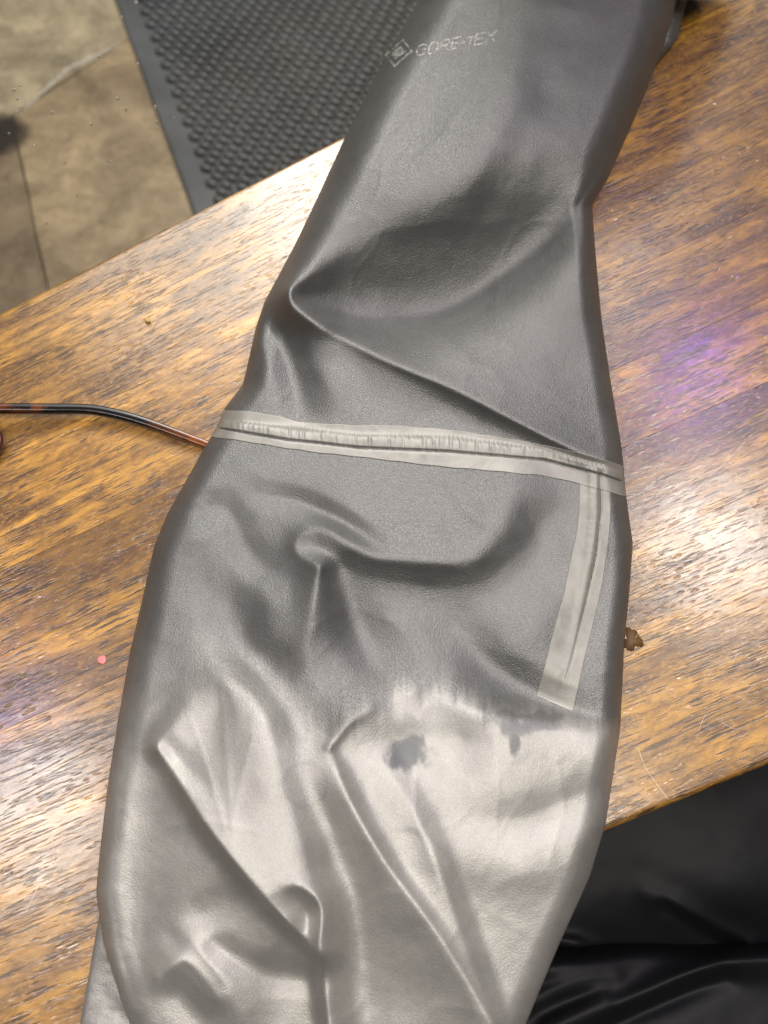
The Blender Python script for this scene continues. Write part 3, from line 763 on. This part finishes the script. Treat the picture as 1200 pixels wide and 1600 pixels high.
# faded print
def poly_on(name, pts, lift=0.09, sub=6):
    """thick patch from a quad of pixel corners"""
    (x0, y0), (x1, y1), (x2, y2), (x3, y3) = pts
    s, t = np.meshgrid(np.linspace(0, 1, sub), np.linspace(0, 1, sub), indexing='ij')
    px = (x0 * (1 - s) + x1 * s) * (1 - t) + (x3 * (1 - s) + x2 * s) * t
    py = (y0 * (1 - s) + y1 * s) * (1 - t) + (y3 * (1 - s) + y2 * s) * t
    h = height_mm(px, py)
    return unproj(px, py, (h + lift) / 1000)
def build_print(name, quads):
    vs, fs = [], []
    for k_, qd in enumerate(quads):
        P = poly_on(name, qd, 0.10 + 0.006 * k_); n, m = P.shape[:2]; k = len(vs)
        vs += [tuple(p) for p in P.reshape(-1, 3)]
        for i in range(n - 1):
            for j in range(m - 1):
                fs.append((k + i * m + j, k + (i + 1) * m + j, k + (i + 1) * m + j + 1, k + i * m + j + 1))
    return link(name, mesh_from(name, vs, fs), M_print, jacket)
def stroke(a, b, wd=2.6):
    a = np.array(a, float); b = np.array(b, float); d = (b - a) / (np.hypot(*(b - a)) + 1e-9); n = np.array([-d[1], d[0]]) * wd / 2
    a = a - d * wd * 0.3; b = b + d * wd * 0.3
    return [tuple(a - n), tuple(b - n), tuple(b + n), tuple(a + n)]
GL = {'G': [((1, .85), (.6, 1)), ((.6, 1), (.2, .9)), ((.2, .9), (0, .5)), ((0, .5), (.2, .1)), ((.2, .1), (.6, 0)), ((.6, 0), (1, .15)), ((1, .15), (1, .5)), ((1, .5), (.6, .5))],
      'O': [((.2, 1), (.8, 1)), ((.8, 1), (1, .6)), ((1, .6), (1, .35)), ((1, .35), (.8, 0)), ((.8, 0), (.2, 0)), ((.2, 0), (0, .4)), ((0, .4), (0, .65)), ((0, .65), (.2, 1))],
      'R': [((0, 0), (0, 1)), ((0, 1), (.8, 1)), ((.8, 1), (1, .75)), ((1, .75), (.8, .5)), ((.8, .5), (0, .5)), ((.45, .5), (1, 0))],
      'E': [((0, 0), (0, 1)), ((0, 1), (1, 1)), ((0, .5), (.85, .5)), ((0, 0), (1, 0))],
      '-': [((0, .45), (1, .45))], 'T': [((0, 1), (1, 1)), ((.5, 1), (.5, 0))], 'X': [((0, 0), (1, 1)), ((0, 1), (1, 0))]}
LET = [('G', 649, 88, 14), ('O', 668, 84.5, 14), ('R', 687, 80.5, 13), ('E', 704, 77, 12), ('-', 719, 74, 6), ('T', 726, 76, 13), ('E', 741, 70.5, 13), ('X', 758, 67, 14)]
for ch, ox, oy, wd in LET:
    ex_, ey_ = np.array([wd, -wd * 0.20]), np.array([4.0, -17.0])
    def mp(p): return np.array([ox, oy]) + ex_ * p[0] + ey_ * p[1]
    build_print('printed_letter' if ch != '-' else 'printed_hyphen', [stroke(mp(a), mp(b)) for a, b in GL[ch]])
build_print('printed_emblem', [stroke((603, 86), (629.5, 62), 3.2), stroke((629.5, 62), (643, 79.6), 3.2), stroke((643, 79.6), (616.7, 103.4), 3.2), stroke((616.7, 103.4), (603, 86), 3.2),
                            [(609, 84), (626, 71), (635.5, 81), (618, 92.5)]])

# second layer of the garment showing at the lower left and at the upper right corner
def layer(name, Lp, Rp, h0, amp, seed, mat, rows=160, cols=50):
    Lp = np.array(Lp, float); Rp = np.array(Rp, float)
    y = np.linspace(Lp[0, 1], Lp[-1, 1], rows)
    xl = soft(np.interp(y, Lp[:, 1], Lp[:, 0]), 4); xr = soft(np.interp(y, Rp[:, 1], Rp[:, 0]), 4)
    tt = np.linspace(0, 1, cols); px = xl[:, None] + (xr - xl)[:, None] * tt; py = np.repeat(y[:, None], cols, 1)
    e = np.clip((px - xl[:, None]) / 30, 0, 1); e2 = np.clip((xr[:, None] - px) / 30, 0, 1)
    r_ = np.sqrt(1 - (1 - e) ** 2) * np.sqrt(1 - (1 - e2) ** 2)
    z = h0 * (0.35 + 0.65 * r_) + amp * r_ * smoothnoise(px + 2000, py * 1.6 + 500, 60, seed, 3)
    top = unproj(px, py, z / 1000); bot = unproj(px[:, ::-1], py[:, ::-1], ((h0 + 0 * py) * 0.35 - 1)[:, ::-1] / 1000)
    P = np.concatenate([top, bot], 1)
    o = link(name, grid_mesh(name, P, np.concatenate([np.stack([px, py], -1)] * 2, 1) / 1000, wrap=True), mat, jacket)
    a_ = o.data.attributes.new('dry', 'FLOAT', 'POINT'); a_.data.foreach_set('value', np.full(P.shape[0] * P.shape[1], 0.65 if rows > 120 else 0.0, np.float32))
    return o
layer('under_layer', [(156, 1425), (148, 1470), (136, 1540), (125, 1600), (105, 1720)], [(200, 1425), (250, 1480), (300, 1560), (320, 1600), (330, 1720)], 4.5, 1.5, 21, M_under)
layer('under_layer', [(1005, -70), (1000, 0), (985, 60), (970, 130)], [(1098, -70), (1074, 0), (1060, 60), (1000, 130)], 18, 6, 22, M_under, 100, 40)

# added unseen bulk past the far edge, darkens the reflection beside the sleeve
nb_, ns_ = 60, 72
hh = np.linspace(0, 1, nb_)[:, None]; aa = np.linspace(0, 2 * math.pi, ns_, endpoint=False)[None, :]
cx = 0.165 - 0.01 * hh; cy = 0.405 + 0.075 * hh; cz = 0.03 + 0.37 * hh
rx = (0.085 + 0.03 * np.sin(hh * 2.2)) * np.sqrt(np.clip(1 - (hh - 0.0) ** 6, 0, 1)); ry = 0.055 * np.sqrt(np.clip(1 - hh ** 6, 0, 1))
wob = 1 + 0.10 * np.sin(aa * 5 + hh * 3) + 0.06 * np.sin(aa * 9 - hh * 5)
BLOCKER = np.stack([cx + rx * np.cos(aa) * wob, cy + ry * np.sin(aa) * wob, cz + 0 * aa], -1)
link('reflection_blocker', grid_mesh('reflection_blocker', BLOCKER, np.stack([3 + aa + 0 * hh, hh + 0 * aa], -1), wrap=True), M_under, jacket)

# ------------------------------------------------------------------ eyeglasses
def mat_tortoise():
    t = NT('tortoiseshell'); co = t.coord('Object')
    a = t.noise(co, 42, 2, 0.5, 0.6)
    col = t.mix(t.ramp(a, [(0.52, 0), (0.66, 1)]), (0.005, 0.004, 0.004), (0.17, 0.038, 0.005))
    sx = t.node('ShaderNodeSeparateXYZ'); t.set(sx.inputs[0], co)
    tip = t.ramp(t.math('MULTIPLY_ADD', sx.outputs[0], 30.0, 4.05), [(0.0, 0), (0.9, 1)])
    col = t.mix(t.math('MULTIPLY', tip, t.ramp(t.noise(co, 60, 2), [(0.35, 0.3), (0.6, 1)])), col, (0.20, 0.055, 0.006))
    t.set(t.b.inputs['Base Color'], col); t.b.inputs['Roughness'].default_value = 0.12
    t.b.inputs['Specular IOR Level'].default_value = 0.35; t.b.inputs['Roughness'].default_value = 0.2
    return t.m
M_tort = mat_tortoise()
glasses = tag(empty('eyeglasses', tuple(V(0, 645, 0))), 'tortoiseshell eyeglasses whose slim temple arm slides under the grey sleeve', 'eyeglasses')
gp = spline([(-330, 640, 16, 3.4), (-120, 637, 12, 3.2), (0, 638.5, 9, 3.0), (80, 639, 7.5, 2.9), (140, 640, 6.5, 2.8), (185, 648, 5.5, 2.8), (230, 661, 4.5, 2.7), (280, 679, 3.6, 2.5), (330, 698, 3.0, 2.4), (390, 722, 2.6, 2.4), (430, 740, 2.5, 2.2)], 14)
gw = unproj(gp[:, 0], gp[:, 1], gp[:, 2] / 1000)
ta = tube('temple_arm', gw, gp[:, 3] / 1000 * 1.0, 16, 0.85, M_tort, glasses); ta.location = -Vector(glasses.location)
# front of the frame, its lower rim peeks in at the left edge
rp = spline([(-330, 640, 16), (-300, 720, 6), (-200, 770, 3), (-90, 765, 3), (-22, 725, 4), (-1, 690, 6), (-16, 665, 10), (-60, 652, 15), (-180, 645, 18), (-330, 640, 16)], 14)
rw = unproj(rp[:, 0], rp[:, 1], rp[:, 2] / 1000)
ri = tube('lens_rim', rw, np.full(len(rw), 0.0021), 12, 1.0, mat_simple('amber_acetate', (0.06, 0.012, 0.007), 0.3, Coat_Weight=0.1), glasses); ri.location = -Vector(glasses.location)

# ------------------------------------------------------------------ small bits on the table
def pebble(name, px, py, r, mat, label, cat, squash=0.6, seed=1, ell=(1, 1), rot=0.0):
    bm = bmesh.new(); bmesh.ops.create_icosphere(bm, subdivisions=3, radius=r)
    rr = np.random.default_rng(seed); ph = rr.uniform(0, 6, 6)
    for v in bm.verts:
        k = 1 + 0.16 * math.sin(v.co.x / r * 2.2 + ph[0]) * math.cos(v.co.y / r * 2.6 + ph[1]) + 0.1 * math.sin(v.co.z / r * 4 + ph[2])
        v.co = Vector((v.co.x * k * ell[0], v.co.y * k * ell[1], v.co.z * squash * k))
    for f in bm.faces: f.smooth = True
    me = bpy.data.meshes.new(name); bm.to_mesh(me); bm.free()
    o = link(name, me, mat); p = V(px, py, 0); o.location = (p.x, p.y, r * squash * 0.85); o.rotation_euler = (0, 0, rot)
    return tag(o, label, cat)
M_crumb = mat_simple('bread_crumb', (0.42, 0.26, 0.09), 0.8, bump=(900, 0.8, 0.0006))
M_white = mat_simple('pale_crumb', (0.75, 0.70, 0.58), 0.7, bump=(1500, 0.5, 0.0003))
M_pink = mat_simple('pink_paint', (0.75, 0.16, 0.17), 0.45, bump=(1200, 0.3, 0.0002))
M_brown = mat_simple('brown_syrup', (0.085, 0.040, 0.005), 0.6, bump=(400, 0.1, 0.0002))
pebble('crumb', 231, 502, 0.0017, M_crumb, 'tan bread crumb on the pale wood near the far table edge', 'crumb', 0.6, 3, (1.25, 0.9), -0.3)
pebble('paint_spot', 160, 1031, 0.0021, M_pink, 'small round salmon pink paint spot on the wood left of the sleeve', 'paint spot', 0.12, 4)
pebble('crumb', 1116, 163, 0.0009, M_white, 'tiny pale crumb on the wood at the upper right', 'crumb', 0.5, 5, (1.3, 0.7))
sa_ = np.linspace(0, 2 * math.pi, 64, endpoint=False); sr = 1 + 0.18 * np.sin(sa_ * 3 + 1) + 0.12 * np.sin(sa_ * 5) + rng.uniform(-0.13, 0.13, 64)
sw = unproj(988 + 14 * sr * np.cos(sa_), 1000 + 17 * sr * np.sin(sa_), 0.00005)
sc0 = unproj(988, 1000, 0.00008)
so = link('sticky_spot', mesh_from('sticky_spot', [tuple(p - sc0) for p in sw] + [(0, 0, 0)] + [tuple(p * [1, 1, 0] - sc0 * [1, 1, 0] - [0, 0, 0.00007]) for p in sw], [(k, (k + 1) % 64, 64) for k in range(64)] + [(65 + k, 65 + (k + 1) % 64, (k + 1) % 64, k) for k in range(64)]), M_brown)
so.location = sc0; tag(so, 'dark brown ragged spill on the lacquer against the right edge of the sleeve', 'spill')

# scratches in the lacquer: fine raised pale burrs, on the planks
M_scr = mat_simple('scratched_lacquer', (0.62, 0.52, 0.40), 0.4)
def scratch(pts, r=0.00012):
    S = spline([(x, y) for x, y in pts], 10); wv = unproj(S[:, 0], S[:, 1], 0.00005)
    o = tube('scratch', wv, np.full(len(wv), r), 6, 0.6, M_scr, table); o.location = (0, 0, TH)
    return o
scratch([(996, 1168), (1012, 1205), (1045, 1250)])
scratch([(1080, 770), (1120, 735), (1165, 690)])
scratch([(985, 850), (1010, 905), (1080, 905)], 0.00009)
scratch([(82, 1310), (84, 1330), (83, 1350)], 0.00012)
scratch([(60, 1385), (50, 1405), (40, 1425)], 0.00012)
scratch([(1140, 720), (1150, 740), (1170, 750)], 0.00009)
for k in range(26):
    x = rng.uniform(985, 1195); y = rng.uniform(690, 1180)
    a = rng.uniform(-1.2, 0.6); l = rng.uniform(8, 34); b = rng.uniform(-6, 6)
    scratch([(x, y), (x + math.cos(a) * l / 2 + b * .4, y + math.sin(a) * l / 2 + b), (x + math.cos(a) * l, y + math.sin(a) * l)], rng.uniform(0.00003, 0.00007))

# ------------------------------------------------------------------ glass pane with dried drops, beyond the far edge
ed = (fb - fa) / np.linalg.norm(fb - fa); en = np.array([-ed[1], ed[0], 0])
if en[1] < 0: en = -en
pc = (fa + fb) / 2 + en * 0.125
def mat_glass():
    t = NT('window_glass'); nt = t.t
    tr_ = t.node('ShaderNodeBsdfTransparent'); gl = t.node('ShaderNodeBsdfGlossy'); gl.inputs['Roughness'].default_value = 0.03
    tr_.inputs[0].default_value = (0.95, 0.965, 0.955, 1)
    fr = t.node('ShaderNodeFresnel'); fr.inputs[0].default_value = 1.45
    sm = t.noise(t.coord('Object'), 25, 4, 0.6)
    f = t.math('MULTIPLY', fr.outputs[0], 0.15)
    mx = t.node('ShaderNodeMixShader'); t.set(mx.inputs[0], f); t.set(mx.inputs[1], tr_.outputs[0]); t.set(mx.inputs[2], gl.outputs[0])
    t.set(t.n['Material Output'].inputs[0], mx.outputs[0]); return t.m
M_glass = mat_glass()
pane_root = tag(empty('glass_pane', (pc[0], pc[1], FZ + 0.002)), 'clear upright glass pane with dried water spots beyond the far table edge', 'glass pane')
ang_p = math.atan2(ed[1], ed[0]); pane_root.rotation_euler = (0, 0, ang_p)
bm = bmesh.new(); bmesh.ops.create_cube(bm, size=1)
for v in bm.verts: v.co = Vector((v.co.x * 2.2, v.co.y * 0.005, (v.co.z + 0.5) * 1.0))
me = bpy.data.meshes.new('pane'); bm.to_mesh(me); bm.free()
link('pane', me, M_glass, pane_root)
M_drop = mat_simple('dried_drop', (0.85, 0.82, 0.74), 0.05, Transmission_Weight=0.75, IOR=1.4)
DROPS = [(22,141,3.4),(30,134,2.2),(27,155,2.6),(28,174,3.2),(82,176,3.8),(54,227,3.4),(101,254,2.6),(72,349,3.0),(154,88,2.6),(184,154,3.2),(197,172,3.0),(142,194,2.4),(156,240,2.4),(172,252,3.4),(196,244,2.2),(80,219,2.6),(213,4,4.2),(190,27,2.6),(216,100,3.0),(243,167,3.2),(246,192,3.6),(272,184,1.8),(236,226,2.6),(490,170,2.4),(494,180,2.2),(595,84,2.8),(370,128,1.8),(14,208,2.0),(120,305,2.2),(100,220,1.6)]
dm = bpy.data.meshes.new('water_drop'); bm = bmesh.new(); bmesh.ops.create_uvsphere(bm, u_segments=10, v_segments=7, radius=1)
for v in bm.verts: v.co.y *= 0.35
for f in bm.faces: f.smooth = True
bm.to_mesh(dm); bm.free(); dm.materials.append(M_drop)
inv = (Matrix.Translation(pane_root.location) @ Matrix.Rotation(ang_p, 4, 'Z')).inverted()
for k, (x, y, r) in enumerate(DROPS):
    a = (x - 600) / FPX; b = -(y - 800) / FPX; d = a * cR + b * cU + cF
    t_ = np.dot(pc - en * 0.0025 - cam_loc, en) / np.dot(d, en); p = cam_loc + d * t_
    o = link('water_drop', dm, None, pane_root)
    o.location = inv @ Vector(p); s = r * t_ / FPX * 0.8
    o.scale = (s * rng.uniform(0.8, 1.2), s, s * rng.uniform(0.9, 1.7)); o.rotation_euler = (0, rng.uniform(-0.8, 0.8), 0)

# ------------------------------------------------------------------ the seated person's lap, under the near edge at the lower right
def mat_black():
    t = NT('black_cloth'); co = t.coord('Object')
    a = t.noise(co, 14, 3, 0.6)
    t.set(t.b.inputs['Base Color'], t.mix(a, (0.004, 0.004, 0.005), (0.007, 0.0065, 0.008)))
    t.b.inputs['Roughness'].default_value = 0.55; t.b.inputs['Specular IOR Level'].default_value = 0.18
    t.set(t.b.inputs['Normal'], t.bump(t.noise(co, 1800, 2, 0.6), 0.2, 0.0003)); return t.m
M_black = mat_black()
LZ = -0.13
def cloth_sheet(name, x0, x1, y0, y1, zf, parent, n=150, m=170):
    px, py = np.meshgrid(np.linspace(x0, x1, m), np.linspace(y0, y1, n))
    z = zf(px, py)
    top = unproj(px, py, z); bot = unproj(px[:, ::-1], py[:, ::-1], z[:, ::-1] - 0.05)
    o = link(name, grid_mesh(name, np.concatenate([top, bot], 1), wrap=True), M_black, parent); o.location = -Vector(parent.location)
    return o
person = tag(empty('person', tuple(V(1050, 1500, LZ))), 'person in black clothes seated at the near table edge, only the lap in view', 'person')
def lines(px, py, items):
    H = np.zeros_like(px)
    for pts, ex in items:
        global FOLDS
        keep = FOLDS; FOLDS = [(pts, ex)]; H += fold_height(px, py); FOLDS = keep
    return H / 1000.0
TF = [([(1010,1395,2,14,14),(1060,1420,6,14,16),(1110,1448,7,12,14),(1170,1475,5,12,12)], 1.6),
      ([(1040,1418,-4,10,10),(1100,1452,-6,12,12),(1150,1478,-6,12,12)], 1.6),
      ([(860,1470,5,10,14),(900,1476,8,12,12),(920,1484,4,10,10)], 1.6),
      ([(780,1500,-8,40,30),(960,1488,-14,60,20),(1080,1480,-20,60,20),(1260,1478,-24,60,20)], 1.5),
      ([(1060,1260,6,120,120),(1150,1380,8,140,120)], 2)]
def thigh(px, py):
    return LZ + 0.01 * np.sin((px - 700) / 420) + lines(px, py, TF) + 0.001 * smoothnoise(px, py, 80, 31, 3)
cloth_sheet('trousers', 560, 1420, 1130, 1500, thigh, person)
SF = [([(740,1520,6,20,20),(900,1500,9,22,26),(1010,1486,8,14,20),(1080,1492,6,14,20),(1250,1490,6,20,20)], 1.6),
      ([(820,1640,6,24,24),(930,1590,10,22,20),(1020,1550,12,20,16),(1100,1515,12,16,20),(1180,1496,10,16,22),(1300,1496,8,20,22)], 1.5),
      ([(880,1640,-5,14,16),(960,1596,-8,14,16),(1050,1556,-9,14,16),(1130,1524,-6,12,18)], 1.6),
      ([(800,1580,5,14,14),(880,1545,5,14,14),(960,1530,3,16,16)], 1.7),
      ([(860,1600,4,12,12),(940,1560,4,12,12)], 1.7)]
def shirt(px, py):
    s = np.clip((py - 1470) / 60, 0, 1)
    return LZ - 0.030 + 0.045 * np.sqrt(1 - (1 - s) ** 2) + lines(px, py, SF) + 0.001 * smoothnoise(px, py, 80, 32, 3)
cloth_sheet('shirt', 560, 1420, 1468, 1800, shirt, person)
